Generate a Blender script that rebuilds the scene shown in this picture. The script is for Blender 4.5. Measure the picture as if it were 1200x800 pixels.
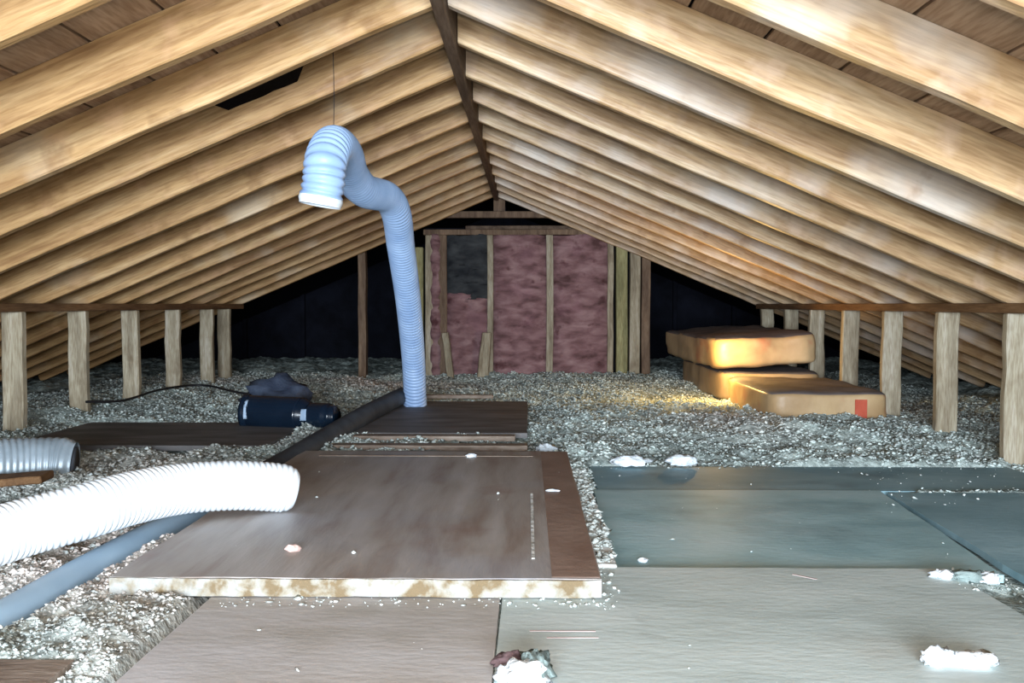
import bpy, bmesh, math, random
import numpy as np
from mathutils import Vector, Matrix, Euler
random.seed(7); rng = np.random.RandomState(11)
for o in list(bpy.data.objects): bpy.data.objects.remove(o)
col = bpy.context.scene.collection
sc = bpy.context.scene
F = 1060.0; E = 0.55; VX, VY = 618.0, 357.0        # focal length in pixels, eye height, vanishing point

# ------------------------------------------------------------------ camera, world, lights, exposure
cam = bpy.data.cameras.new('camera'); co = bpy.data.objects.new('camera', cam); col.objects.link(co)
cam.sensor_width = 36; cam.lens = 36*F/1200; cam.clip_start = .02
co.location = (0, 0, E)
co.rotation_euler = (math.radians(90)-math.atan(43/F), 0, math.atan(18/F))
sc.camera = co
w = bpy.data.worlds.new('world'); sc.world = w; w.use_nodes = True
w.node_tree.nodes['Background'].inputs[0].default_value = (.62, .80, 1, 1)
w.node_tree.nodes['Background'].inputs[1].default_value = .35
def light(name, kind, loc, energy, color, rot=(0, 0, 0), **kw):
    l = bpy.data.lights.new(name, kind); l.energy = energy; l.color = color
    for k, v in kw.items(): setattr(l, k, v)
    o = bpy.data.objects.new(name, l); col.objects.link(o); o.location = loc; o.rotation_euler = rot
    return o
# added unseen fills behind and above the camera, the camera's flash, a warm lamp among the batts
light('rear_fill', 'AREA', (-.1, -2.6, E+.08), 350, (.80, .90, 1), (math.radians(88), 0, 0), shape='RECTANGLE', size=2.4, size_y=.8)  # fill added to even out brightness along the attic
light('overhead_fill', 'POINT', (.25, .12, E+.46), 15, (.86, .94, 1), shadow_soft_size=.05)  # fill added out of view to lift the near floor
light('camera_flash', 'POINT', (.03, -.02, E+.05), 27, (1, .97, .93), shadow_soft_size=.02)
light('warm_lamp', 'POINT', (1.0, 4.88, .30), 8.5, (1, .62, .2), shadow_soft_size=.03)
sc.view_settings.view_transform = 'Standard'; sc.view_settings.look = 'None'
sc.view_settings.gamma = 1; sc.view_settings.use_curve_mapping = False
sc.view_settings.exposure = 0.72

def P(px, py, Y):                                    # world point seen at a photo pixel, at depth Y
    return Vector(((px-VX)*Y/F, Y, E-(py-VY)*Y/F))

# ------------------------------------------------------------------ materials
def lin(c):
    return tuple((x/12.92 if x <= .04045 else ((x+.055)/1.055)**2.4) for x in [v/255 for v in c]) + (1,)
def mat(name, stops, scale=(1, 1, 1), nscale=5, detail=6, rough=.7, bump=.2, bscale=40, spec=.3, rnd=0.0,
        patch=None, coord='Object', metal=0, distort=0.3, attr=None, ring=False):
    m = bpy.data.materials.new(name); m.use_nodes = True
    N = m.node_tree.nodes; L = m.node_tree.links; b = N['Principled BSDF']
    tc = N.new('ShaderNodeTexCoord'); mp = N.new('ShaderNodeMapping'); mp.inputs['Scale'].default_value = scale
    oi = N.new('ShaderNodeObjectInfo')
    ad = N.new('ShaderNodeVectorMath'); ad.operation = 'ADD'
    sm = N.new('ShaderNodeVectorMath'); sm.operation = 'SCALE'; sm.inputs[0].default_value = (17, 23, 31)
    L.new(oi.outputs['Random'], sm.inputs['Scale']); L.new(tc.outputs[coord], ad.inputs[0]); L.new(sm.outputs[0], ad.inputs[1])
    L.new(ad.outputs[0], mp.inputs[0])
    n = N.new('ShaderNodeTexNoise'); n.inputs['Scale'].default_value = nscale; n.inputs['Detail'].default_value = detail
    n.inputs['Distortion'].default_value = distort; L.new(mp.outputs[0], n.inputs['Vector'])
    r = N.new('ShaderNodeValToRGB'); el = r.color_ramp.elements
    for i, (p, c) in enumerate(stops):
        e = el[i] if i < 2 else el.new(p)
        e.position = p; e.color = lin(c)
    L.new(n.outputs['Fac'], r.inputs[0]); out = r.outputs[0]
    def mix(mode, fac, a, bb):
        x = N.new('ShaderNodeMix'); x.data_type = 'RGBA'; x.blend_type = mode
        for k, v in ((0, fac), (6, a), (7, bb)):
            if hasattr(v, 'links'): L.new(v, x.inputs[k])
            else: x.inputs[k].default_value = v
        return x.outputs[2]
    if ring:                                         # long grain streaks
        n3 = N.new('ShaderNodeTexNoise'); n3.inputs['Scale'].default_value = nscale*7; n3.inputs['Detail'].default_value = 3
        L.new(mp.outputs[0], n3.inputs['Vector'])
        r3 = N.new('ShaderNodeValToRGB'); r3.color_ramp.elements[0].position = .35; r3.color_ramp.elements[1].position = .62
        r3.color_ramp.elements[0].color = (.62, .55, .48, 1); r3.color_ramp.elements[1].color = (1, 1, 1, 1)
        L.new(n3.outputs['Fac'], r3.inputs[0]); out = mix('MULTIPLY', .75, out, r3.outputs[0])
    for pt in (patch or []):                         # (colour, scale, lo, hi, strength)
        n2 = N.new('ShaderNodeTexNoise'); n2.inputs['Scale'].default_value = pt[1]; n2.inputs['Detail'].default_value = 4
        L.new(ad.outputs[0], n2.inputs['Vector'])
        mr = N.new('ShaderNodeMapRange'); mr.inputs[1].default_value = pt[2]; mr.inputs[2].default_value = pt[3]
        mr.inputs[4].default_value = pt[4]
        L.new(n2.outputs['Fac'], mr.inputs[0]); out = mix('MIX', mr.outputs[0], out, lin(pt[0]))
    if attr:
        a = N.new('ShaderNodeAttribute'); a.attribute_name = attr
        out = mix('MULTIPLY', 1.0, out, a.outputs['Color'])
    if rnd:
        hs = N.new('ShaderNodeHueSaturation'); mr = N.new('ShaderNodeMapRange')
        mr.inputs[3].default_value = 1-rnd; mr.inputs[4].default_value = 1+rnd
        L.new(oi.outputs['Random'], mr.inputs[0]); L.new(mr.outputs[0], hs.inputs['Value']); L.new(out, hs.inputs['Color'])
        out = hs.outputs[0]
    L.new(out, b.inputs['Base Color'])
    b.inputs['Roughness'].default_value = rough; b.inputs['Specular IOR Level'].default_value = spec; b.inputs['Metallic'].default_value = metal
    if bump:
        nb = N.new('ShaderNodeTexNoise'); nb.inputs['Scale'].default_value = bscale; nb.inputs['Detail'].default_value = 5
        L.new(mp.outputs[0], nb.inputs['Vector'])
        bp = N.new('ShaderNodeBump'); bp.inputs['Strength'].default_value = bump; bp.inputs['Distance'].default_value = .01
        L.new(nb.outputs['Fac'], bp.inputs['Height']); L.new(bp.outputs[0], b.inputs['Normal'])
    return m
M = {}
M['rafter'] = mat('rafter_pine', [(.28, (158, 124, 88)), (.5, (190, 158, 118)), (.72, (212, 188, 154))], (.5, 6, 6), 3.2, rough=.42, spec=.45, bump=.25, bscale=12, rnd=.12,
                  patch=[((222, 214, 206), 2.6, .52, .70, .6), ((206, 176, 150), 9, .55, .68, .5), ((132, 96, 62), 7, .62, .72, .55)], ring=True)  # the whitish patches paint highlights into the wood colour
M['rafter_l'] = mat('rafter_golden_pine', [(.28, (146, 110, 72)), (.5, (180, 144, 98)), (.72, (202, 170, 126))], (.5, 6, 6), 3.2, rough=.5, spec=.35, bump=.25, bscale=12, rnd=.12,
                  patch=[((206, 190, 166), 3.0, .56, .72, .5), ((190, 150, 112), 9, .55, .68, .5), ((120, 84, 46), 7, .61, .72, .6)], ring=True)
M['deck'] = mat('deck_plank', [(.3, (142, 114, 90)), (.6, (176, 148, 122)), (.8, (192, 166, 140))], (6, .6, 6), 3, rough=.75, rnd=.12, ring=True,
                patch=[((84, 62, 46), 4, .6, .75, .6)])
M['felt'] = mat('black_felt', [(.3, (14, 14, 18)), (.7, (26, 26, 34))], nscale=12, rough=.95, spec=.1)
M['ridge'] = mat('ridge_wood', [(.3, (84, 66, 52)), (.7, (128, 106, 88))], (6, .5, 6), 4, rough=.7, ring=True)
M['stud'] = mat('stud_wood', [(.3, (130, 118, 98)), (.55, (170, 160, 138)), (.75, (192, 184, 168))], (6, 6, .7), 4, rough=.65, rnd=.1, ring=True,
                patch=[((110, 92, 70), 6, .6, .72, .6)])
M['plate'] = mat('plate_wood', [(.3, (88, 62, 40)), (.7, (134, 102, 70))], (6, .5, 6), 4, rough=.8, ring=True)
M['stud_dark'] = mat('dark_stud_wood', [(.3, (92, 74, 62)), (.7, (138, 116, 96))], (6, 6, .7), 4, rough=.8, ring=True)
M['stud_green'] = mat('greenish_stud_wood', [(.3, (120, 118, 84)), (.7, (172, 166, 122))], (6, 6, .7), 4, rough=.8, ring=True)
M['pink'] = mat('pink_batt', [(.3, (86, 62, 62)), (.5, (130, 98, 100)), (.72, (160, 130, 130))], (1, 1, 2.4), 7, rough=.95, spec=.05, bump=.8, bscale=22,
                patch=[((70, 36, 40), 9, .6, .72, .8), ((150, 112, 120), 4, .55, .7, .5)])
M['greybatt'] = mat('grey_batt', [(.3, (38, 40, 44)), (.7, (74, 76, 78))], (1, 1, 2), 7, rough=.95, spec=.05, bump=.6, bscale=22)
M['kraft'] = mat('kraft_paper', [(.3, (158, 128, 92)), (.6, (192, 164, 124)), (.8, (212, 190, 152))], nscale=4, rough=.45, spec=.4, bump=.35, bscale=14,
                 patch=[((176, 92, 62), 5, .6, .72, .55)])
M['kraft_top'] = mat('grey_top_paper', [(.3, (92, 86, 88)), (.7, (128, 120, 118))], nscale=6, rough=.8, bump=.35, bscale=20)  # greyer colour for the upward faces
M['red'] = mat('red_print', [(.3, (170, 70, 50)), (.7, (196, 96, 70))], nscale=9, rough=.5)
M['insul'] = mat('loose_insulation', [(.3, (126, 132, 130)), (.5, (168, 174, 171)), (.72, (206, 212, 209))], nscale=38, detail=8, rough=1, spec=.02, bump=1, bscale=70, attr='tint', coord='Object')
M['lump'] = mat('insulation_flake', [(.3, (178, 184, 182)), (.7, (234, 238, 236))], nscale=60, rough=1, spec=.02, bump=.6, bscale=90, attr='tint')
M['brown'] = mat('brown_sheet', [(.3, (134, 118, 108)), (.5, (158, 150, 144)), (.75, (176, 170, 167))], (5, .8, 1), 3.0, rough=.5, spec=.35, bump=.15, bscale=30,
                 patch=[((158, 162, 172), 2.2, .5, .7, .5), ((126, 88, 72), 2.7, .62, .75, .6)])
M['grey'] = mat('grey_plywood', [(.3, (166, 178, 176)), (.5, (184, 196, 194)), (.75, (198, 208, 206))], (1, 2.4, 1), 3, rough=.6, spec=.3, bump=.12, bscale=30,
                patch=[((184, 166, 150), 2.2, .58, .75, .45), ((150, 156, 152), 8, .64, .75, .5)])
M['greybrown'] = mat('brownish_plywood', [(.3, (156, 150, 142)), (.5, (176, 171, 167)), (.75, (190, 188, 188))], (1, 2.4, 1), 3, rough=.6, spec=.3, bump=.12, bscale=30,
                patch=[((192, 190, 192), 2.2, .52, .7, .6), ((140, 118, 98), 6, .62, .75, .5)])
M['teal'] = mat('teal_sheet', [(.3, (130, 166, 174)), (.5, (160, 194, 200)), (.75, (180, 206, 212))], (1, 2, 1), 3, rough=.55, spec=.3, bump=.12, bscale=30,
                patch=[((104, 130, 138), 3, .56, .72, .6), ((160, 172, 172), 9, .66, .78, .6)])
M['teal_dark'] = mat('dark_teal_sheet', [(.3, (112, 146, 156)), (.6, (140, 172, 182)), (.8, (156, 186, 194))], (1, 2, 1), 3, rough=.6, bump=.12, bscale=30,
                patch=[((72, 88, 94), 3, .56, .72, .6)])
M['edge'] = mat('crumbly_board_edge', [(.40, (116, 100, 76)), (.46, (140, 132, 116)), (.58, (160, 160, 156))], nscale=24, rough=.9, bump=.7, bscale=60)
M['batten'] = mat('pale_batten', [(.3, (160, 158, 150)), (.5, (206, 206, 202)), (.7, (236, 238, 236))], nscale=22, rough=.9, bump=.7, bscale=50)
M['darkboard'] = mat('dark_board', [(.3, (84, 82, 82)), (.6, (114, 112, 112)), (.8, (136, 134, 134))], (1, 3, 1), 4, rough=.65, bump=.2,
                     patch=[((120, 84, 64), 4, .62, .74, .5)])
M['slat'] = mat('pale_slat', [(.3, (112, 96, 84)), (.6, (150, 136, 124)), (.8, (176, 166, 156))], (.8, 4, 4), 5, rough=.7, ring=True)
M['hose_w'] = mat('white_hose', [(.3, (222, 232, 240)), (.7, (240, 246, 250))], nscale=6, rough=.4, spec=.4, bump=0)
M['hose_b'] = mat('pale_blue_hose', [(.3, (140, 168, 208)), (.7, (166, 192, 226))], nscale=9, rough=.42, spec=.4, bump=0)
M['hose_in'] = mat('hose_inside', [(.3, (60, 64, 72)), (.7, (82, 88, 96))], nscale=9, rough=.8)
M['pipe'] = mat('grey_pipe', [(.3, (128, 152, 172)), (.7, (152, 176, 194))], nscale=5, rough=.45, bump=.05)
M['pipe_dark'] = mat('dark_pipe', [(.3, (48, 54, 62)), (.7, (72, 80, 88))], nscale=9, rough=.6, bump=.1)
M['black'] = mat('glossy_black', [(.3, (10, 22, 36)), (.7, (22, 38, 56))], nscale=6, rough=.22, spec=.6, bump=.15, bscale=12)
M['foil'] = mat('foil_tape', [(.3, (150, 176, 206)), (.7, (190, 210, 230))], nscale=12, rough=.35, bump=.3, bscale=30)
M['silver'] = mat('silver_duct', [(.3, (130, 142, 150)), (.6, (160, 174, 184)), (.8, (190, 206, 214))], nscale=7, rough=.4, spec=.5, bump=.2, metal=.2)
M['fluff'] = mat('white_fluff', [(.3, (206, 216, 224)), (.7, (238, 244, 248))], nscale=20, rough=1, spec=.05, bump=.8, bscale=60)
M['fluff_g'] = mat('grey_green_fluff', [(.3, (86, 96, 94)), (.7, (150, 166, 164))], nscale=20, rough=1, spec=.05, bump=.8, bscale=60)
M['darkwood'] = mat('dark_bark_wood', [(.3, (62, 44, 46)), (.7, (104, 84, 84))], nscale=14, rough=.9, bump=.5)
M['navy'] = mat('painted_dark_space', [(.3, (13, 14, 20)), (.7, (24, 26, 36))], nscale=6, rough=.9, spec=.1)  # near-black colour paints the gloom of the far space
M['cable'] = mat('black_cable', [(.3, (18, 18, 20)), (.7, (30, 30, 34))], nscale=6, rough=.5, bump=0)
M['drywall'] = mat('ceiling_board_below', [(.3, (120, 118, 112)), (.7, (150, 146, 140))], nscale=6, rough=.9)
M['bluegrey'] = mat('blue_grey_plastic', [(.3, (44, 52, 70)), (.7, (72, 82, 100))], nscale=12, rough=.6, bump=.5)
M['pinkchip'] = mat('pink_chip', [(.3, (206, 170, 160)), (.7, (232, 206, 198))], nscale=30, rough=1)

# ------------------------------------------------------------------ builders
def link(name, me, m, parent=None, loc=(0, 0, 0), rot=(0, 0, 0), smooth=False):
    if m and not me.materials: me.materials.append(M[m] if isinstance(m, str) else m)
    if smooth: me.shade_smooth()
    o = bpy.data.objects.new(name, me); col.objects.link(o); o.location = loc; o.rotation_euler = rot
    if parent: o.parent = parent
    return o
def empty(name, loc=(0, 0, 0), rz=0):
    o = bpy.data.objects.new(name, None); col.objects.link(o); o.location = loc; o.rotation_euler = (0, 0, rz); o.empty_display_size = .1
    return o
def tag(o, label=None, cat=None, group=None, kind=None):
    for k, v in (('label', label), ('category', cat), ('group', group), ('kind', kind)):
        if v: o[k] = v
    return o
def from_bm(name, bm):
    me = bpy.data.meshes.new(name); bm.to_mesh(me); bm.free(); return me
def box_mesh(name, sx, sy, sz, bev=.003, cuts=0, wob=0.0, seed=0):
    """box with base at z = 0, centred in x and y, edges bevelled, optionally slightly warped"""
    bm = bmesh.new(); bmesh.ops.create_cube(bm, size=1)
    for v in bm.verts: v.co = Vector((v.co.x*sx, v.co.y*sy, (v.co.z+.5)*sz))
    if bev: bmesh.ops.bevel(bm, geom=bm.edges[:], offset=min(bev, .45*min(sx, sy, sz)), segments=1, affect='EDGES')
    if cuts:
        for ax, ln in ((0, sx), (1, sy), (2, sz)):
            if ln == max(sx, sy, sz):
                for i in range(1, cuts):
                    p = [0, 0, 0]; nn = [0, 0, 0]; nn[ax] = 1; p[ax] = -ln/2+ln*i/cuts if ax < 2 else ln*i/cuts
                    bmesh.ops.bisect_plane(bm, geom=bm.verts[:]+bm.edges[:]+bm.faces[:], plane_co=p, plane_no=nn)
                rr = random.Random(seed); offs = [(rr.uniform(-wob, wob), rr.uniform(-wob, wob)) for _ in range(cuts+1)]
                for v in bm.verts:
                    t = (v.co[ax]/ln + (.5 if ax < 2 else 0))*cuts; i = max(0, min(cuts-1, int(t))); f = t-i
                    a = offs[i][0]*(1-f)+offs[i+1][0]*f; b = offs[i][1]*(1-f)+offs[i+1][1]*f
                    o1, o2 = [k for k in range(3) if k != ax]; v.co[o1] += a; v.co[o2] += b*.5
                break
    return from_bm(name, bm)
def arr_mesh(name, V, Fc, colors=None):
    me = bpy.data.meshes.new(name); V = np.asarray(V, np.float32); Fc = np.asarray(Fc, np.int32); k = Fc.shape[1]
    me.vertices.add(len(V)); me.vertices.foreach_set('co', V.ravel())
    me.loops.add(Fc.size); me.loops.foreach_set('vertex_index', Fc.ravel())
    me.polygons.add(len(Fc)); me.polygons.foreach_set('loop_start', np.arange(0, Fc.size, k, dtype=np.int32))
    me.update(calc_edges=True)
    if colors is not None:
        a = me.color_attributes.new('tint', 'FLOAT_COLOR', 'POINT')
        c = np.ones((len(V), 4), np.float32); c[:, :3] = colors; a.data.foreach_set('color', c.ravel())
    return me
def catmull(pts, n=14):
    pts = [Vector(p) for p in pts]; Q = [2*pts[0]-pts[1]]+pts+[2*pts[-1]-pts[-2]]; out = []
    for i in range(1, len(Q)-2):
        a, b, c, d = Q[i-1:i+3]
        for j in range(n):
            t = j/n; out.append(.5*((2*b)+(c-a)*t+(2*a-5*b+4*c-d)*t*t+(3*b-a-3*c+d)*t**3))
    out.append(pts[-1]); return out
def resample(path, step):
    d = [0]
    for a, b in zip(path, path[1:]): d.append(d[-1]+(b-a).length)
    n = max(2, int(d[-1]/step)); out = []; j = 0
    for i in range(n+1):
        s = d[-1]*i/n
        while j < len(d)-2 and d[j+1] < s: j += 1
        f = (s-d[j])/max(1e-9, d[j+1]-d[j]); out.append((path[j].lerp(path[j+1], f), s))
    return out, d[-1]
def sweep(name, pts, rad, seg=24, step=.0035, cap=False, closed_end=False, n=14):
    """tube along a curve; rad(s, L) gives the radius; rings transported without twist"""
    P_, L = resample(catmull(pts, n), step)
    V = []; Fc = []; up = None
    for i, (p, s) in enumerate(P_):
        t = (P_[min(i+1, len(P_)-1)][0]-P_[max(i-1, 0)][0]).normalized()
        if up is None: up = t.orthogonal().normalized()
        up = (up-t*up.dot(t)).normalized(); b = t.cross(up); r = rad(s, L)
        for k in range(seg):
            a = 2*math.pi*k/seg; V.append(p+(up*math.cos(a)+b*math.sin(a))*r)
    nr = len(P_)
    for i in range(nr-1):
        for k in range(seg):
            k2 = (k+1) % seg; Fc.append((i*seg+k, i*seg+k2, (i+1)*seg+k2, (i+1)*seg+k))
    me = arr_mesh(name, V, Fc)
    if cap:
        bm = bmesh.new(); bm.from_mesh(me); bm.edges.ensure_lookup_table()
        bmesh.ops.holes_fill(bm, edges=[e for e in bm.edges if e.is_boundary], sides=0)
        bm.to_mesh(me); bm.free()
    return me
def corrugated(r, pitch, amp, a0=0.0):
    return lambda s, L: r + amp*(abs(math.sin(math.pi*s/pitch))-.5)*2 + a0*math.sin(s*9)
def vnoise(x, y, seed):
    r = np.random.RandomState(seed).rand(256, 256); xi = np.floor(x).astype(int); yi = np.floor(y).astype(int)
    fx = x-xi; fy = y-yi; fx = fx*fx*(3-2*fx); fy = fy*fy*(3-2*fy)
    g = lambda a, b: r[a % 256, b % 256]
    return (g(xi, yi)*(1-fx)+g(xi+1, yi)*fx)*(1-fy)+(g(xi, yi+1)*(1-fx)+g(xi+1, yi+1)*fx)*fy-.5
def blob_mesh(name, sx, sy, sz, sub=3, amp=.3, freq=3, seed=0):
    bm = bmesh.new(); bmesh.ops.create_icosphere(bm, subdivisions=sub, radius=1)
    from mathutils import noise
    for v in bm.verts:
        n = noise.fractal(v.co*freq+Vector((seed*7.3, seed, 0)), .8, 2.0, 4)
        c = v.co*(1+amp*n); v.co = Vector((c.x*sx, c.y*sy, max(c.z, -.55)*sz))
    zm = min(v.co.z for v in bm.verts)
    for v in bm.verts: v.co.z -= zm
    return from_bm(name, bm)

# ------------------------------------------------------------------ roof (the sloping ceiling)
XR, H, SL = -.24, .82, .42                          # ridge position, height over the eye, slope
ANG = math.atan(SL); CA = math.cos(ANG)
DEP = .112; TH = .038; REACH = 3.3
roof = tag(empty('ceiling'), kind='structure')
def rafter_mesh(seed, notch=None):
    rr = random.Random(seed); n = 90 if notch else 16; L = (REACH-.02)/CA; V = []; Fc = []
    for i in range(n+1):
        x = L*i/n; k_ = .3 if notch else 1; wz = k_*rr.uniform(-.0035, .0035); wy = k_*rr.uniform(-.003, .003)
        b = .004
        for (y, z) in ((-TH/2+b, 0), (TH/2-b, 0), (TH/2, b), (TH/2, DEP), (-TH/2, DEP), (-TH/2, b)):
            if notch and notch[0] < x < notch[1] and z == DEP: z = .072+rr.uniform(0, .004)
            xx = x - (z*math.tan(ANG) if i == 0 else 0)
            V.append((xx, y+wy, z+(wz if z < .05 else 0)))
    for i in range(n):
        for k in range(6):
            k2 = (k+1) % 6; Fc.append((i*6+k, i*6+k2, (i+1)*6+k2, (i+1)*6+k))
    me = bpy.data.meshes.new('rafter'); me.from_pydata(V, [], Fc+[(5, 4, 3, 2, 1, 0), tuple(n*6+k for k in range(6))])
    bm = bmesh.new(); bm.from_mesh(me); bmesh.ops.recalc_face_normals(bm, faces=bm.faces); bm.to_mesh(me); bm.free()
    return me
right_r = [rafter_mesh(i) for i in range(3)]; left_r = [rafter_mesh(i+10) for i in range(3)]
RY = [2.475+.405*k+{-1: .09, 0: .055, 1: .01}.get(k, .09 if k < -1 else 0) for k in range(-8, 12)]
for i, y in enumerate(RY):
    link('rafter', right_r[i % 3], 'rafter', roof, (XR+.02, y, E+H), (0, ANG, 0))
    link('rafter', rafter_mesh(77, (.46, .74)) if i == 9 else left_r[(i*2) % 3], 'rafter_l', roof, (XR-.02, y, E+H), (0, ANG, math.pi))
y0, y1 = RY[0]-.1, RY[-1]+.03
link('ridge_board', box_mesh('ridge_board', .036, y1-y0, .15, .003), 'ridge', roof, (XR, (y0+y1)/2, E+H-.022))
PWD = .19; hole = None
cache = {}
for side in (1, -1):
    npl = int(REACH/CA/PWD)
    for j in range(npl):
        cuts = [y0] + sorted(random.sample([RY[k] for k in range(3, 17)], 2)) + [y1]
        s0 = .03+j*PWD; sc_ = s0+PWD/2
        if side == -1 and j in (2, 3): cuts = [y0, RY[8]+.0, None, RY[9], y1]      # one plank length is missing between two rafters
        segs = []
        if None in cuts: segs = [(y0, RY[8]), (RY[10], y1)]
        else: segs = list(zip(cuts, cuts[1:]))
        for (a, b) in segs:
            key = round(b-a, 3)
            if key not in cache: cache[key] = box_mesh('plank', PWD-.007, b-a-.004, .018, .002)
            cx = XR+side*(.02+sc_*CA+DEP*math.sin(ANG)); cz = E+H-sc_*math.sin(ANG)+DEP*CA+.001
            link('plank', cache[key], 'deck', roof, (cx, (a+b)/2, cz), (0, ANG*side, 0))
YB = 9.3
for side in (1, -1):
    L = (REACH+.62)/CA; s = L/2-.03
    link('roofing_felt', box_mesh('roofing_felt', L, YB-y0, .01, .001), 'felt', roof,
         (XR+side*(s*CA+.02+(DEP+.022)*math.sin(ANG)-.02), (y0+YB)/2, E+H-s*math.sin(ANG)+(DEP+.024)*CA), (0, ANG*side, 0))  # beyond the rafters the felt's black also paints in the unlit space

# ------------------------------------------------------------------ knee walls
def knee_wall(name, X, ys, ye, seed):
    r = tag(empty(name), kind='structure')
    for i, y in enumerate(ys):
        hgt = E-.03+.17
        me = box_mesh('stud', .089, .038, hgt, .004, cuts=7, wob=.004, seed=seed+i)
        link('stud', me, 'stud', r, (X, y, -.17), (0, 0, random.uniform(-.04, .04)))
    link('top_plate', box_mesh('top_plate', .089, ye-y0, .036, .003), 'plate', r, (X, (y0+ye)/2, E-.03))
    link('bottom_plate', box_mesh('bottom_plate', .09, ye-y0, .03, .003), 'plate', r, (X, (y0+ye)/2, -.2))
WL, WR = -2.17, 1.74
ly = [WL*F/(x-VX) for x in (10, 88, 150, 200, 240, 261)]; ry = [WR*F/(x-VX) for x in (1187, 1106, 1042, 994, 955, 925)]
knee_wall('wall_left', WL, [ly[0]-.57*k for k in (5, 4, 3, 2, 1)]+ly, 6.75, 1)
knee_wall('wall_right', WR, [ry[0]-.56*k for k in (4, 3, 2, 1)]+ry+[6.6], 6.75, 40)

# ------------------------------------------------------------------ far framed wall with pink batts
fw = tag(empty('wall_far'), kind='structure'); YF = 7.0
def fx(px, Y=YF): return (px-VX)*Y/F
def fz(py, Y=YF): return E-(py-VY)*Y/F
def vstud(px0, px1, y, top, m, zb=-.2, dep=.09, name='stud'):
    x0, x1 = fx(px0), fx(px1)
    link(name, box_mesh(name, x1-x0, dep, top-zb, .004, cuts=5, wob=.003, seed=int(px0)), m, fw, ((x0+x1)/2, y, zb))
topz = fz(276)
vstud(419, 428, YF+.05, fz(290), 'stud_dark')
vstud(484, 496, YF+.02, fz(290), 'stud_green')
vstud(499, 508, YF, topz, 'stud')
vstud(513, 524, YF, topz, 'stud_dark')
vstud(571, 578, YF, topz, 'stud')
vstud(640, 648, YF, topz, 'stud')
vstud(711, 718, YF, topz, 'stud')
vstud(721, 734, YF-.02, fz(284), 'stud_green')
vstud(737, 749, YF, fz(290), 'stud')
vstud(751, 761, YF+.02, fz(294), 'stud_dark')
link('top_plate', box_mesh('top_plate', fx(748)-fx(497), .09, .042, .004, 5, .003, 3), 'stud_dark', fw, ((fx(748)+fx(497))/2, YF, topz))
link('top_plate', box_mesh('top_plate', fx(700)-fx(545), .09, .03, .004, 5, .002, 4), 'ridge', fw, ((fx(700)+fx(545))/2, YF+.1, topz+.05))
link('collar_beam', box_mesh('collar_beam', fx(650)-fx(520), .05, .05, .004, 5, .003, 5), 'stud_dark', fw, (fx(585), YF, fz(256)))
link('king_block', box_mesh('king_block', .09, .05, .1, .004), 'stud_dark', fw, (fx(585), YF+.06, fz(240)-.05))
def batt_mesh(name, sx, sz, seed, d=.07):
    nx, nz = 18, 44; V = []; Fc = []
    for j in range(nz+1):
        for i in range(nx+1):
            u = i/nx*2-1; z = sz*j/nz; x = sx*u/2
            edge = (1-abs(u)**6)
            V.append((x, -d*edge*(.8)-.03*float(vnoise(np.array([x*14+seed*3]), np.array([z*17+seed]), 3)[0])-.02*float(vnoise(np.array([x*40]), np.array([z*46+seed]), 5)[0]), z))
    for j in range(nz):
        for i in range(nx):
            a = j*(nx+1)+i; Fc.append((a, a+1, a+nx+2, a+nx+1))
    me = arr_mesh(name, V, Fc); me.shade_smooth(); return me
for (a, b, m, zb, zt, s) in ((579, 640, 'pink', -.15, topz, 1), (648, 711, 'pink', -.15, topz, 2), (524, 571, 'pink', -.15, fz(345), 3), (524, 571, 'greybatt', fz(350), topz, 4), (508, 514, 'pink', -.15, topz, 5)):
    x0, x1 = fx(a), fx(b); o = link('insulation_batt', batt_mesh('insulation_batt', x1-x0, zt-zb, s), m, fw, ((x0+x1)/2, YF+.03, zb))
    sol = o.modifiers.new('thickness', 'SOLIDIFY'); sol.thickness = .03; sol.offset = 1
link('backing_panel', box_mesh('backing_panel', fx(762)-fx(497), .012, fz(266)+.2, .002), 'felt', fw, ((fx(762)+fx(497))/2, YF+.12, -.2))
for (px, py, rz, rx) in ((562, 438, .2, .25), (569, 440, -.1, .1), (528, 440, -.2, -.2)):
    p = P(px, py, YF-.12)
    link('wood_offcut', box_mesh('wood_offcut', .05, .03, .36, .003, 4, .004, px), 'stud', fw, (p.x, p.y, -.02), (.05, rx*.5, rz))
# space beyond, its darkness painted on as near-black colour
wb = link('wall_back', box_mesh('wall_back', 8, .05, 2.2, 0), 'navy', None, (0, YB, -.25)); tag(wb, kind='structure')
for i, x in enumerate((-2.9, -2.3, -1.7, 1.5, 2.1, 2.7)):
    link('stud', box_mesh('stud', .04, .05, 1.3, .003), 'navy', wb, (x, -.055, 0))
fl = link('floor', box_mesh('floor', 8, YB-y0, .03, 0), 'drywall', None, (0, (YB+y0)/2, -.235)); tag(fl, kind='structure')

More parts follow.
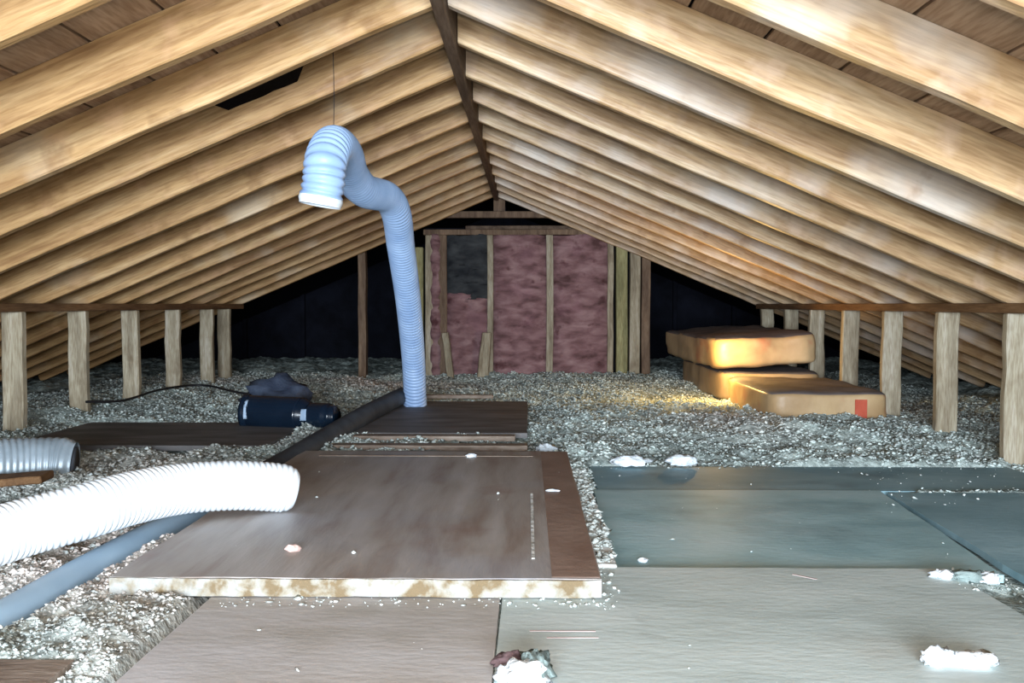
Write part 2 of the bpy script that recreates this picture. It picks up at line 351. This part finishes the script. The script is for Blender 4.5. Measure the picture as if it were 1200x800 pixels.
# ------------------------------------------------------------------ boards laid over the joists
boards = []      # (x0, x1, y0, y1, ztop) for carving the insulation
def sheet(name, x0, x1, ya, yb, ztop, th, m, label, cat, rz=0, edge=None, pull=None, group=None):
    """flat board with slightly irregular outline; x0..x1 by ya..yb; top at ztop"""
    bm = bmesh.new(); n = 10; rr = random.Random(hash(label) % 9999 if False else len(label)*13)
    outline = []
    c = ((x0+x1)/2, (ya+yb)/2)
    cor = [(x0, ya), (x1, ya), (x1, yb), (x0, yb)]
    if pull: cor = pull
    for k in range(4):
        a, b = cor[k], cor[(k+1) % 4]
        for i in range(n):
            t = i/n; j = .0025 if i else 0
            outline.append((a[0]*(1-t)+b[0]*t+rr.uniform(-j, j)-c[0], a[1]*(1-t)+b[1]*t+rr.uniform(-j, j)-c[1]))
    vb = [bm.verts.new((x, y, 0)) for x, y in outline]; vt = [bm.verts.new((x, y, th)) for x, y in outline]
    bm.faces.new(vb[::-1]); bm.faces.new(vt)
    for i in range(len(vb)):
        j = (i+1) % len(vb); bm.faces.new((vb[i], vb[j], vt[j], vt[i]))
    me = from_bm(name, bm)
    root = empty(name, (c[0], c[1], ztop-th), rz) if edge else None
    if edge:
        link('board_face', me, m, root)
    else:
        root = link(name, me, m, None, (c[0], c[1], ztop-th), (0, 0, rz))
    tag(root, label, cat, group)
    xs = [p[0] for p in cor]; ysx = [p[1] for p in cor]
    boards.append((min(xs), max(xs), min(ysx), max(ysx), ztop-th, rz, c))
    return root
AZ = .006
sheet('plywood_sheet', 0, 0, 0, 0, AZ, .018, 'greybrown', 'brownish worn plywood sheet at bottom centre-left, its diagonal left edge against loose fluff', 'plywood', pull=[(-.62, -.6), (-.052, -.6), (-.05, 1.845), (-.585, 1.845)])
sheet('plywood_sheet', 0, 0, 0, 0, AZ, .018, 'grey', 'large pale grey plywood sheet filling the bottom right foreground', 'plywood', pull=[(-.048, -.6), (.96, -.6), (.86, 1.86), (-.046, 1.86)])
# brown raised sheet
ps = boards[1][6]; gsheet = [o for o in bpy.data.objects if o.get('label', '').startswith('large pale grey')][0]
pinkm = mat('pink_scuff', [(.3, (176, 152, 150)), (.7, (196, 182, 178))], nscale=12, rough=.7)
for (px, py, Yq, w_, d_, rz) in ((660, 741, 1.49, .11, .004, 0), (672, 749, 1.46, .085, .003, .02), (945, 676, 1.80, .05, .006, -.7)):
    q_ = P(px, py, Yq); link('pink_scuff', box_mesh('pink_scuff', w_, d_, .0008, .0002), pinkm, gsheet, (q_.x-ps[0], q_.y-ps[1], .018), (0, 0, rz))
bs = sheet('brown_panel', -.78, .138, 1.66, 3.12, .042, .034, 'brown', 'dark brown raised panel with worn grey streaks and pale crumbly front edge', 'panel', edge=True)
cx, cy = (-.78+.138)/2, (1.66+3.12)/2
link('front_edge', box_mesh('front_edge', .918, .006, .033, .001, 30, .0018, 5), 'edge', bs, (0, 1.66-cy-.004, 0))
link('lengthwise_ridge', box_mesh('lengthwise_ridge', .007, .62, .003, .0005), 'batten', bs, (.012-cx, 2.1-cy, .034))
link('crosswise_ridge', box_mesh('crosswise_ridge', .72, .016, .002, .0005), 'slat', bs, (-.02, 3.02-cy, .034))
red = mat('reddish_stain_band', [(.3, (122, 98, 86)), (.7, (152, 130, 118))], (1, .8, 1), 5, rough=.5)
link('reddish_band', box_mesh('reddish_band', .09, 1.44, .0008, .0003), red, bs, (.091-cx, .0, .034))
sheet('teal_board', 0, 0, 0, 0, -.008, .016, 'teal', 'broad blue-grey floor board between the brown panel and the diagonal dark seam', 'board', pull=[(.19, 1.865), (.985, 1.865), (1.06, 2.72), (.20, 2.72)])
sheet('teal_board', 0, 0, 0, 0, -.010, .016, 'teal_dark', 'dark blue-grey board at right frame edge beyond the diagonal seam', 'board', pull=[(.90, 1.50), (1.62, 1.50), (1.62, 2.70), (1.08, 2.70)] if False else [(1.0, 1.45), (1.64, 1.45), (1.64, 2.70), (1.075, 2.70)])
sheet('teal_board', .215, 1.66, 2.723, 3.13, -.011, .016, 'teal_dark', 'narrow dark blue-grey board crossing behind the other teal boards, against the grey fluff', 'board')
b = link('crumbly_batten', box_mesh('crumbly_batten', .044, 1.27, .03, .003, 40, .003, 8), 'batten', None, (.166, 2.49, -.018)); tag(b, 'narrow pale crumb-covered batten running along the right side of brown panel', 'batten')
# cross slats beyond the panel
for (ya, yb, x0, x1, m, lab) in ((3.16, 3.24, -.66, .06, 'slat', 'pale cross slat nearest the far edge of brown panel'), (3.36, 3.42, -.74, .0, 'slat', 'middle pale cross slat behind the brown panel'), (3.60, 3.66, -.70, -.05, 'slat', 'farthest pale cross slat, just before the small dark board')):
    sheet('cross_slat', x0, x1, ya, yb, .024, .02, m, lab, 'slat', group='pale cross slats behind the brown panel')
sheet('dark_board', -.74, .0, 3.72, 4.95, .02, .02, 'darkboard', 'small dark brown board under foot of upright blue hose', 'board')
o = link('back_slat', box_mesh('back_slat', .42, .045, .02, .003, 6, .002, 2), 'slat', None, (-.40, 5.02, .03)); tag(o, 'thin pale slat lying just right of the upright hose foot', 'slat')
sheet('dark_board', -2.0, -1.0, 3.42, 4.1, .012, .02, 'darkboard', 'dark flat board on left, in front of the black duct fitting', 'board')
o = sheet('corner_board', -1.2, -.69, .7, 1.345, .01, .02, 'slat', 'small brown board corner at the very bottom left of frame', 'board')

# ------------------------------------------------------------------ loose insulation (granular, uncountable)
BX = [(b_[0], b_[1], b_[2], b_[3], b_[4]) for b_ in boards]
def ground(x, y):
    z = .045*vnoise(x*1.3+5, y*1.3, 1)+.045*vnoise(x*4, y*4+9, 2)+.032*vnoise(x*11, y*11, 3)+.020*vnoise(x*27, y*27, 4)+.012*vnoise(x*60, y*60, 6)
    z = z+.055*np.exp(-((x-1.0)/.6)**2-((y-4.1)/.8)**2)+.06*np.exp(-((x-.45)/.5)**2-((y-5.6)/1.0)**2)
    z = z+.05*np.exp(-((x+1.3)/.5)**2-((y-5.9)/.5)**2)+.04*np.exp(-((x+2.3)/.5)**2-((y-4.2)/1.5)**2)
    z = z-.005
    for (a, b, c, d, zb) in BX:
        dist = np.maximum(np.maximum(a-x, x-b), np.maximum(c-y, y-d))
        lim = zb-.012+np.clip(dist+.012, 0, 1)*1.6
        z = np.minimum(z, np.where(dist < .35, lim, z))
    px_ = np.interp(y, [1.47, 1.59, 1.87, 2.24, 2.72], [-.94, -.927, -.914, -.883, -.842]); dp_ = np.abs(x-px_)
    z = np.where(y < 2.7, np.minimum(z, -.03+np.clip(dp_-.02, 0, 1)*.9), z)
    return z
xs = np.arange(-3.95, 3.5, .0125); ys = np.arange(-.5, YB-.1, .0125)
ys = np.concatenate([np.arange(-.5, 4.5, .0125), np.arange(4.5, YB-.05, .02)])
X, Y = np.meshgrid(xs, ys); Z = ground(X, Y)
def tint(x, y):
    n = vnoise(x*2.2+3, y*2.2, 21)+.5; n2 = vnoise(x*9, y*9, 22)+.5; n3 = vnoise(x*30, y*30, 23)+.5
    c = np.stack([.93+0*x, 1.0+0*x, .98+0*x], -1)*(.75+.5*n2[..., None])*(.75+.45*n3[..., None])
    pinkish = np.clip(1.3*np.exp(-((x+1.1)/.7)**2-((y-2.0)/1.3)**2)+1.2*np.exp(-((x+1.4)/.9)**2-((y-6.2)/.5)**2)+.7*np.exp(-((x-.9)/.25)**2-((y-4.0)/.4)**2), 0, 1)*np.clip(n*1.8-.1, 0, 1)
    c = c*(1-pinkish[..., None])+pinkish[..., None]*np.array([1.15, .98, .92])*(.65+.6*n2[..., None])
    return c
nx, ny = len(xs), len(ys); idx = np.arange(nx*ny).reshape(ny, nx)
Fc = np.stack([idx[:-1, :-1], idx[:-1, 1:], idx[1:, 1:], idx[1:, :-1]], -1).reshape(-1, 4)
me = arr_mesh('loose_insulation', np.stack([X, Y, Z], -1).reshape(-1, 3), Fc, tint(X, Y).reshape(-1, 3)); me.shade_smooth()
o = link('loose_insulation', me, 'insul'); tag(o, 'grey-green loose fill insulation covering the attic floor between the boards', 'insulation', kind='stuff')
# flakes resting on it, each a small crumpled lump
bm = bmesh.new(); bmesh.ops.create_cone(bm, segments=4, radius1=1, radius2=.0, depth=1, cap_ends=True, cap_tris=True)
bv = np.array([v.co[:] for v in bm.verts]); bf = np.array([[v.index for v in f.verts] for f in bm.faces]); bm.free(); bv = np.array([(1, 0, 0), (0, 1, 0), (-1, 0, 0), (0, -1, 0), (0, 0, 1), (0, 0, -1)], float); bf = np.array([(0, 1, 4), (1, 2, 4), (2, 3, 4), (3, 0, 4), (1, 0, 5), (2, 1, 5), (3, 2, 5), (0, 3, 5)])
def flakes(name, xy, size, cols, zoff=.3, zf=None):
    n = len(xy); V = np.repeat(bv[None], n, 0)*(.55+.9*rng.rand(n, len(bv), 3))
    sc3 = size[:, None]*np.stack([.7+.9*rng.rand(n), .5+.6*rng.rand(n), .3+.45*rng.rand(n)], -1)
    V = V*sc3[:, None, :]; a = rng.rand(n)*6.283; ti = (rng.rand(n)-.5)*1.2
    c, s = np.cos(a)[:, None], np.sin(a)[:, None]; ct, st = np.cos(ti)[:, None], np.sin(ti)[:, None]
    x, y, z = V[..., 0], V[..., 1], V[..., 2]; x, z = x*ct+z*st, -x*st+z*ct
    gz = (zf if zf is not None else ground(xy[:, 0], xy[:, 1]))+size*zoff
    W = np.stack([x*c-y*s+xy[:, :1], x*s+y*c+xy[:, 1:2], z+gz[:, None]], -1)
    Fx = (bf[None]+(np.arange(n)*len(bv))[:, None, None]).reshape(-1, 3)
    return arr_mesh(name, W.reshape(-1, 3), Fx, np.repeat(cols, len(bv), 0))
N = 210000
xy = np.stack([rng.uniform(-2.9, 2.6, N), 1.0+6.2*rng.rand(N)**1.1], -1)
xy = np.concatenate([xy, np.stack([rng.uniform(-1.7, -.55, 40000), 1.1+1.7*rng.rand(40000)**1.3], -1)]); N = len(xy)
keep = np.ones(N, bool)
for (a, b, c, d, zb) in BX: keep &= ~((xy[:, 0] > a-.004) & (xy[:, 0] < b+.004) & (xy[:, 1] > c-.004) & (xy[:, 1] < d+.004))
keep &= np.abs(xy[:, 0]*F/xy[:, 1]) < 680
keep &= (np.abs(xy[:, 0]-np.interp(xy[:, 1], [1.47, 1.59, 1.87, 2.24, 2.72], [-.94, -.927, -.914, -.883, -.842])) > .04) | (xy[:, 1] > 2.8)
xy = xy[keep]; n = len(xy)
size = (.0025+.0085*rng.rand(n)**2.5)*np.clip(xy[:, 1]/2.6, .6, 1)
cols = tint(xy[:, 0], xy[:, 1])*(.6+.6*rng.rand(n, 1))
pale = rng.rand(n) < .10; cols[pale] = np.array([.95, .98, .98])*(.8+.25*rng.rand(pale.sum(), 1))
o = link('insulation_flakes', flakes('insulation_flakes', xy, size, cols), 'lump'); tag(o, 'small pale and grey flakes strewn over the loose insulation', 'insulation', kind='stuff')
# crumbs scattered on the board edges
pts = []; zz = []
def strew(n_, x0, x1, y0_, y1_, z):
    for _ in range(n_): pts.append((random.uniform(x0, x1), random.uniform(y0_, y1_))); zz.append(z)
strew(150, .145, .192, 1.85, 3.12, .005); strew(60, .12, .175, 1.60, 1.9, AZ); strew(120, -.56, .13, 1.60, 1.655, AZ)
strew(60, .22, 1.55, 3.09, 3.14, -.011); strew(40, .0, .25, 3.13, 3.6, .01); strew(18, .2, 1.0, 1.9, 3.0, -.008); strew(12, -.5, .85, .9, 1.6, AZ); strew(12, -.7, .1, 1.7, 3.1, .042)
strew(70, 1.0, 1.6, 2.5, 3.1, -.004); strew(60, .84, .95, 1.72, 1.86, AZ)
nb_ = len(pts); strew(420, .146, .188, 1.87, 3.11, .012)
xy = np.array(pts); n = len(xy); size = .0015+.0055*rng.rand(n)**3; size[nb_:] = .003+.009*rng.rand(n-nb_)**1.5
o = link('board_crumbs', flakes('board_crumbs', xy, size, np.tile([.97, .99, .97], (n, 1))*(.7+.4*rng.rand(n, 1)), .25, np.array(zz)), 'lump'); tag(o, 'white crumbs of insulation strewn on the boards', 'debris', kind='stuff')

# ------------------------------------------------------------------ hoses, pipes, ducts
# upright pale blue hose
hr = empty('flexible_hose', (-.59, 4.72, .02)); tag(hr, 'pale blue corrugated vent hose rising from small dark board and hooking over at the top', 'hose')
hp = [P(486, 474, 4.72), P(484, 420, 4.55), P(478, 350, 4.2), P(470, 290, 3.85), P(465, 252, 3.60), P(454, 232, 3.45), P(428, 224, 3.20),
      P(412, 205, 3.02), P(404, 182, 2.82), P(392, 172, 2.62), P(383, 188, 2.52), P(380, 212, 2.50), P(376, 236, 2.50)]
hp = [p-hr.location for p in hp]
R1 = .056
link('hose_tube', sweep('hose_tube', hp, corrugated(R1, .021, .0036), 28, .0035, n=10), 'hose_b', hr, smooth=True)
link('hose_lining', sweep('hose_lining', hp, lambda s, L: R1-.007, 20, .02, n=10), 'hose_in', hr, smooth=True)
e0, e1 = hp[-1], hp[-2]; dv = (e0-e1).normalized()
link('end_collar', sweep('end_collar', [e0-dv*.012, e0, e0+dv*.012], lambda s, L: R1+.003+.002*math.sin(s*200), 32, .004, n=4), 'hose_w', hr, smooth=True)
link('foot_ring', sweep('foot_ring', [hp[0]-Vector((0, 0, .006)), hp[0]+Vector((0, 0, .02)), hp[0]+Vector((0, -.002, .04))], lambda s, L: R1+.005, 28, .006, n=4), 'hose_b', hr, smooth=True)
# wire that carries the bend from a rafter
top = hp[9]+Vector((0, 0, R1)); rz_ = E+H-SL*abs((hr.location+top).x-XR)-(hr.location.z)
wire = sweep('hanger_wire', [top+Vector((0, 0, -.004)), top+Vector((.002, 0, (rz_-top.z)*.5)), Vector((top.x, top.y, rz_+.06))], lambda s, L: .0012, 6, .02, n=4)
link('hanger_wire', wire, 'cable', hr)
# white hose lying over the panel
wh = empty('flexible_hose', (-1.0, 2.0, .04)); tag(wh, 'thick white corrugated hose lying across grey pipe onto the brown panel at left', 'hose')
wp = [P(-120, 660, 1.64), P(-40, 640, 1.72), P(20, 622, 1.80), P(90, 603, 1.88), P(150, 586, 1.98), P(210, 575, 2.08), P(270, 571, 2.14), P(318, 573, 2.19), P(343, 577, 2.21)]
wp = [p-wh.location for p in wp]
R2 = .058
def wrad(s, L):
    r = R2+.0014*(abs(math.sin(math.pi*s/.0135))-.5)*2
    return r*min(1, .72+.28*math.sqrt(max(0, (L-s))/.03)) if s > L-.03 else r
link('hose_tube', sweep('hose_tube', wp, wrad, 32, .0022, n=12), 'hose_w', wh, smooth=True)
link('hose_lining', sweep('hose_lining', wp, lambda s, L: R2*.68 if s > L-.02 else R2-.008, 20, .01, n=12), 'hose_in', wh, smooth=True)
# grey pipe
pr = empty('drain_pipe', (-.86, 2.4, .0)); tag(pr, 'long grey plastic pipe running from bottom left under the white hose, dark at far end', 'pipe')
gp = [P(-60, 762, 1.47), P(0, 728, 1.59), P(100, 670, 1.87), P(200, 616, 2.24), P(290, 568, 2.72)]
gp = [p-pr.location for p in gp]
link('near_length', sweep('near_length', gp, lambda s, L: .034, 24, .03, cap=True), 'pipe', pr, smooth=True)
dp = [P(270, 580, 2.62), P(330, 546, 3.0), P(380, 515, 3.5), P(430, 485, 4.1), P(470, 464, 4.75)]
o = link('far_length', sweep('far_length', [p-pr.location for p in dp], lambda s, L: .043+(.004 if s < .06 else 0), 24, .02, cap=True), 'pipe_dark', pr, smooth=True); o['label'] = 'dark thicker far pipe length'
# black duct fitting
bd = empty('duct_fitting', P(330, 495, 4.05)); tag(bd, 'glossy black duct fitting with foil tape highlights, lying on insulation left of pipe', 'duct fitting')
def seg(name, a, b, rad, m, par, st=.01, sg=32):
    return link(name, sweep(name, [a, (a+b)/2, b], rad, sg, st, cap=True, n=6), m, par, smooth=True)
L0 = bd.location
pa, pb, pc, pd = P(287, 484, 4.05)-L0, P(352, 487, 3.98)-L0, P(364, 488, 3.96)-L0, P(390, 489, 3.9)-L0
seg('duct_body', pa, pb, lambda s, L: .078+.003*(s < .02), 'black', bd)
seg('rim', pa-Vector((.012, 0, 0)), pa+Vector((.012, 0, 0)), lambda s, L: .084, 'black', bd, .004)
seg('reducer', pb, pc, lambda s, L: .078-.026*s/L, 'black', bd)
seg('end_cap', pc, pd, lambda s, L: .058-.012*(s > L*.8), 'black', bd)
def patch(a, b, r, a0, a1):
    V = []; Fc = []
    for i in range(7):
        c = a.lerp(b, i/6)
        for k in range(9):
            t = math.radians(a0+(a1-a0)*k/8); rr_ = r+.001*math.sin(i*2.1+k*1.7)
            V.append(c+Vector((0, -math.cos(t), math.sin(t)))*rr_)
    for i in range(6):
        for k in range(8):
            q_ = i*9+k; Fc.append((q_, q_+9, q_+10, q_+1))
    o = link('foil_tape', arr_mesh('foil_tape', V, Fc), 'foil', bd); md = o.modifiers.new('thickness', 'SOLIDIFY'); md.thickness = .002
    return o
patch(P(316, 486, 4.04)-L0, P(344, 487, 4.0)-L0, .081, -5, 42)
patch(P(352, 488, 3.99)-L0, P(361, 488, 3.97)-L0, .074, -10, 30)
patch(P(289, 485, 4.05)-L0, P(293, 485, 4.05)-L0, .086, -10, 50)
seg('end_band', pd-Vector((.02, 0, 0)), pd+Vector((.004, 0, 0)), lambda s, L: .05, 'black', bd, .004)
o = link('plastic_bundle', blob_mesh('plastic_bundle', .17, .13, .11, 3, .35, 2.2, 4), 'bluegrey', None, P(322, 468, 4.45)+Vector((0, 0, -.06)), smooth=True); tag(o, 'dark blue-grey crumpled plastic bundle just behind the black duct fitting', 'bundle')
# silver duct at left
sd = empty('silver_duct', P(30, 575, 2.75)); tag(sd, 'grey silver flexible duct end poking in at left frame edge above the white hose', 'duct')
sp = [P(-170, 560, 2.45), P(-80, 553, 2.6), P(0, 549, 2.72), P(50, 547, 2.78), P(80, 548, 2.8)]
sp = [p-sd.location for p in sp]
link('duct_tube', sweep('duct_tube', sp, lambda s, L: .084+.002*(abs(math.sin(math.pi*s/.02))-.5)*2-(.012*(s-L+.03)/.03 if s > L-.03 else 0), 32, .004, n=10), 'silver', sd, smooth=True)
link('duct_lining', sweep('duct_lining', sp, lambda s, L: .058, 20, .03, cap=True), 'hose_in', sd, smooth=True)
o = link('broken_plank', box_mesh('broken_plank', .34, .10, .022, .003, 6, .004, 3), 'plate', None, P(-30, 572, 2.50), (0, -.05, .15)); tag(o, 'short orange-brown plank piece under silver duct at left frame edge', 'plank')
o = link('dark_cable', sweep('dark_cable', [P(95, 480, 3.9)+Vector((0, 0, .03)), P(140, 470, 4.1), P(185, 457, 4.6), P(235, 452, 4.9), P(290, 462, 4.5), P(330, 452, 4.9)], lambda s, L: .006, 8, .03), 'cable'); tag(o, 'thin black cable trailing over insulation past the left studs', 'cable')

# ------------------------------------------------------------------ kraft-faced batts on the right
def kraft(label, x0, x1, ya, yb, z0, z1, rz=0, ry=0, seed=0, puff=.02):
    sx, sy, sz = x1-x0, yb-ya, z1-z0
    nseg = 14; bm = bmesh.new(); bmesh.ops.create_cube(bm, size=1)
    bmesh.ops.subdivide_edges(bm, edges=bm.edges[:], cuts=nseg, use_grid_fill=True)
    from mathutils import noise
    for v in bm.verts:
        x, y, z = v.co*2; r = 6
        r = 12; k = (abs(x)**r+abs(y)**r+abs(z)**r)**(1/r); x, y, z = x/k*1.0, y/k, z/k
        p = Vector((x*sx/2, y*sy/2, z*sz/2)); n = noise.fractal(p*5+Vector((seed*5, 0, 0)), 1, 2, 3)
        p += Vector((x, y, z)).normalized()*puff*n; v.co = p+Vector((0, 0, sz/2))
    root = empty('insulation_batt_roll', ((x0+x1)/2, (ya+yb)/2, z0), rz); root.rotation_euler = (0, ry, rz)
    tag(root, label, 'insulation batt')
    top = [f for f in bm.faces if f.normal.z > .75]; bm.normal_update()
    me = from_bm('kraft_facing', bm); me.materials.append(M['kraft']); me.materials.append(M['kraft_top'])
    for p in me.polygons: p.material_index = 1 if p.normal.z > .8 else 0
    link('kraft_facing', me, None, root, smooth=True)
    return root, (sx, sy, sz)
r1, s1 = kraft('tan paper-faced insulation batt nearest the camera, flat on grey fluff by right studs', 1.10, 1.66, 4.12, 5.02, 0, .155, seed=1, puff=.012)
link('red_print_patch', box_mesh('red_print_patch', .055, .004, .085, .001), 'red', r1, (.135, -s1[1]/2-.003, .035))
kraft('brown paper-faced batt at the bottom of the back pair, partly hidden', 1.09, 1.66, 5.08, 6.45, 0, .175, seed=2, puff=.012)
kraft('golden glowing paper-faced batt lying on top of the back pair', 1.03, 1.62, 5.04, 6.7, .205, .385, rz=.02, ry=-.07, seed=3, puff=.02)

# ------------------------------------------------------------------ fluff and chips on the foreground boards
def clump(name, label, cat, center, parts):
    r = empty(name, center); tag(r, label, cat)
    for i, (nm, off, s, m, rz) in enumerate(parts):
        link(nm, blob_mesh(nm, s[0], s[1], s[2], 3, .55, 2.6, i+len(label)), m, r, off, (0, 0, rz), smooth=True)
    return r
c = P(1130, 776, 1.36); c.z = AZ
clump('fluff_tuft', 'white twisted tuft of insulation at the lower right corner', 'fluff', c, [('tuft_tail', (-.035, 0, 0), (.022, .016, .016), 'fluff', .2), ('tuft_body', (.018, .0, 0), (.032, .018, .013), 'fluff', 0), ('tuft_body', (-.008, -.002, 0), (.022, .010, .010), 'fluff', 0)])
c = P(1140, 682, 1.78); c.z = AZ
clump('fluff_tuft', 'straggling white tuft lying on the corner of pale plywood and teal board', 'fluff', c, [('tuft_tail', (-.045, .02, 0), (.025, .014, .010), 'fluff', -.3), ('tuft_body', (.0, .0, 0), (.034, .018, .013), 'fluff_g', -.3), ('tuft_body', (.03, -.01, 0), (.022, .014, .013), 'fluff', 0)])
c = P(612, 800, 1.29); c.z = AZ
clump('debris_clump', 'clump of dark bark, grey-green and white fluff at the bottom centre', 'debris', c, [('wood_chip', (-.016, .028, .012), (.026, .010, .012), 'darkwood', .3), ('grey_tuft', (.022, .012, 0), (.022, .030, .026), 'fluff_g', 0), ('white_tuft', (.004, -.012, 0), (.034, .030, .022), 'fluff', 0), ('white_tuft', (-.022, .0, 0), (.016, .022, .014), 'fluff', 0)])
c = P(340, 650, 1.84); c.z = .042
o = link('pink_chip', blob_mesh('pink_chip', .016, .010, .009, 2, .4, 2, 3), 'pinkchip', None, c); tag(o, 'small pale pink chip on the brown panel below white hose tip', 'chip')
c = P(552, 541, 3.0); c.z = .042
o = link('pale_chip', blob_mesh('pale_chip', .018, .010, .008, 2, .4, 2, 5), 'fluff', None, c); tag(o, 'small white chip at the far edge of brown panel', 'chip')
c = P(648, 577, 2.45); c.z = .042
o = link('pale_chip', blob_mesh('pale_chip', .020, .008, .004, 2, .4, 2, 6), 'fluff', None, c); tag(o, 'flat pale chip near the right edge of brown panel', 'chip')
for i, (px, py, Yq, lab) in enumerate(((740, 548, 3.1, 'large white fluff lump at far edge of teal boards, nearest the batten'), (800, 545, 3.12, 'pinkish white fluff lump at far edge of teal boards, second from the batten'), (640, 520, 3.35, 'white fluff lump beside the end of cross slats'))):
    c = P(px, py, Yq); c.z = -.002
    o = link('fluff_lump', blob_mesh('fluff_lump', .06-.01*i, .03, .022, 3, .5, 2.4, i+20), 'fluff', None, c, smooth=True); tag(o, lab, 'fluff')
c = P(755, 660, 1.95); c.z = -.008
o = link('white_crumb', blob_mesh('white_crumb', .012, .008, .006, 2, .4, 2, 9), 'fluff', None, c); tag(o, 'small white crumb near left front corner of the teal board', 'chip')
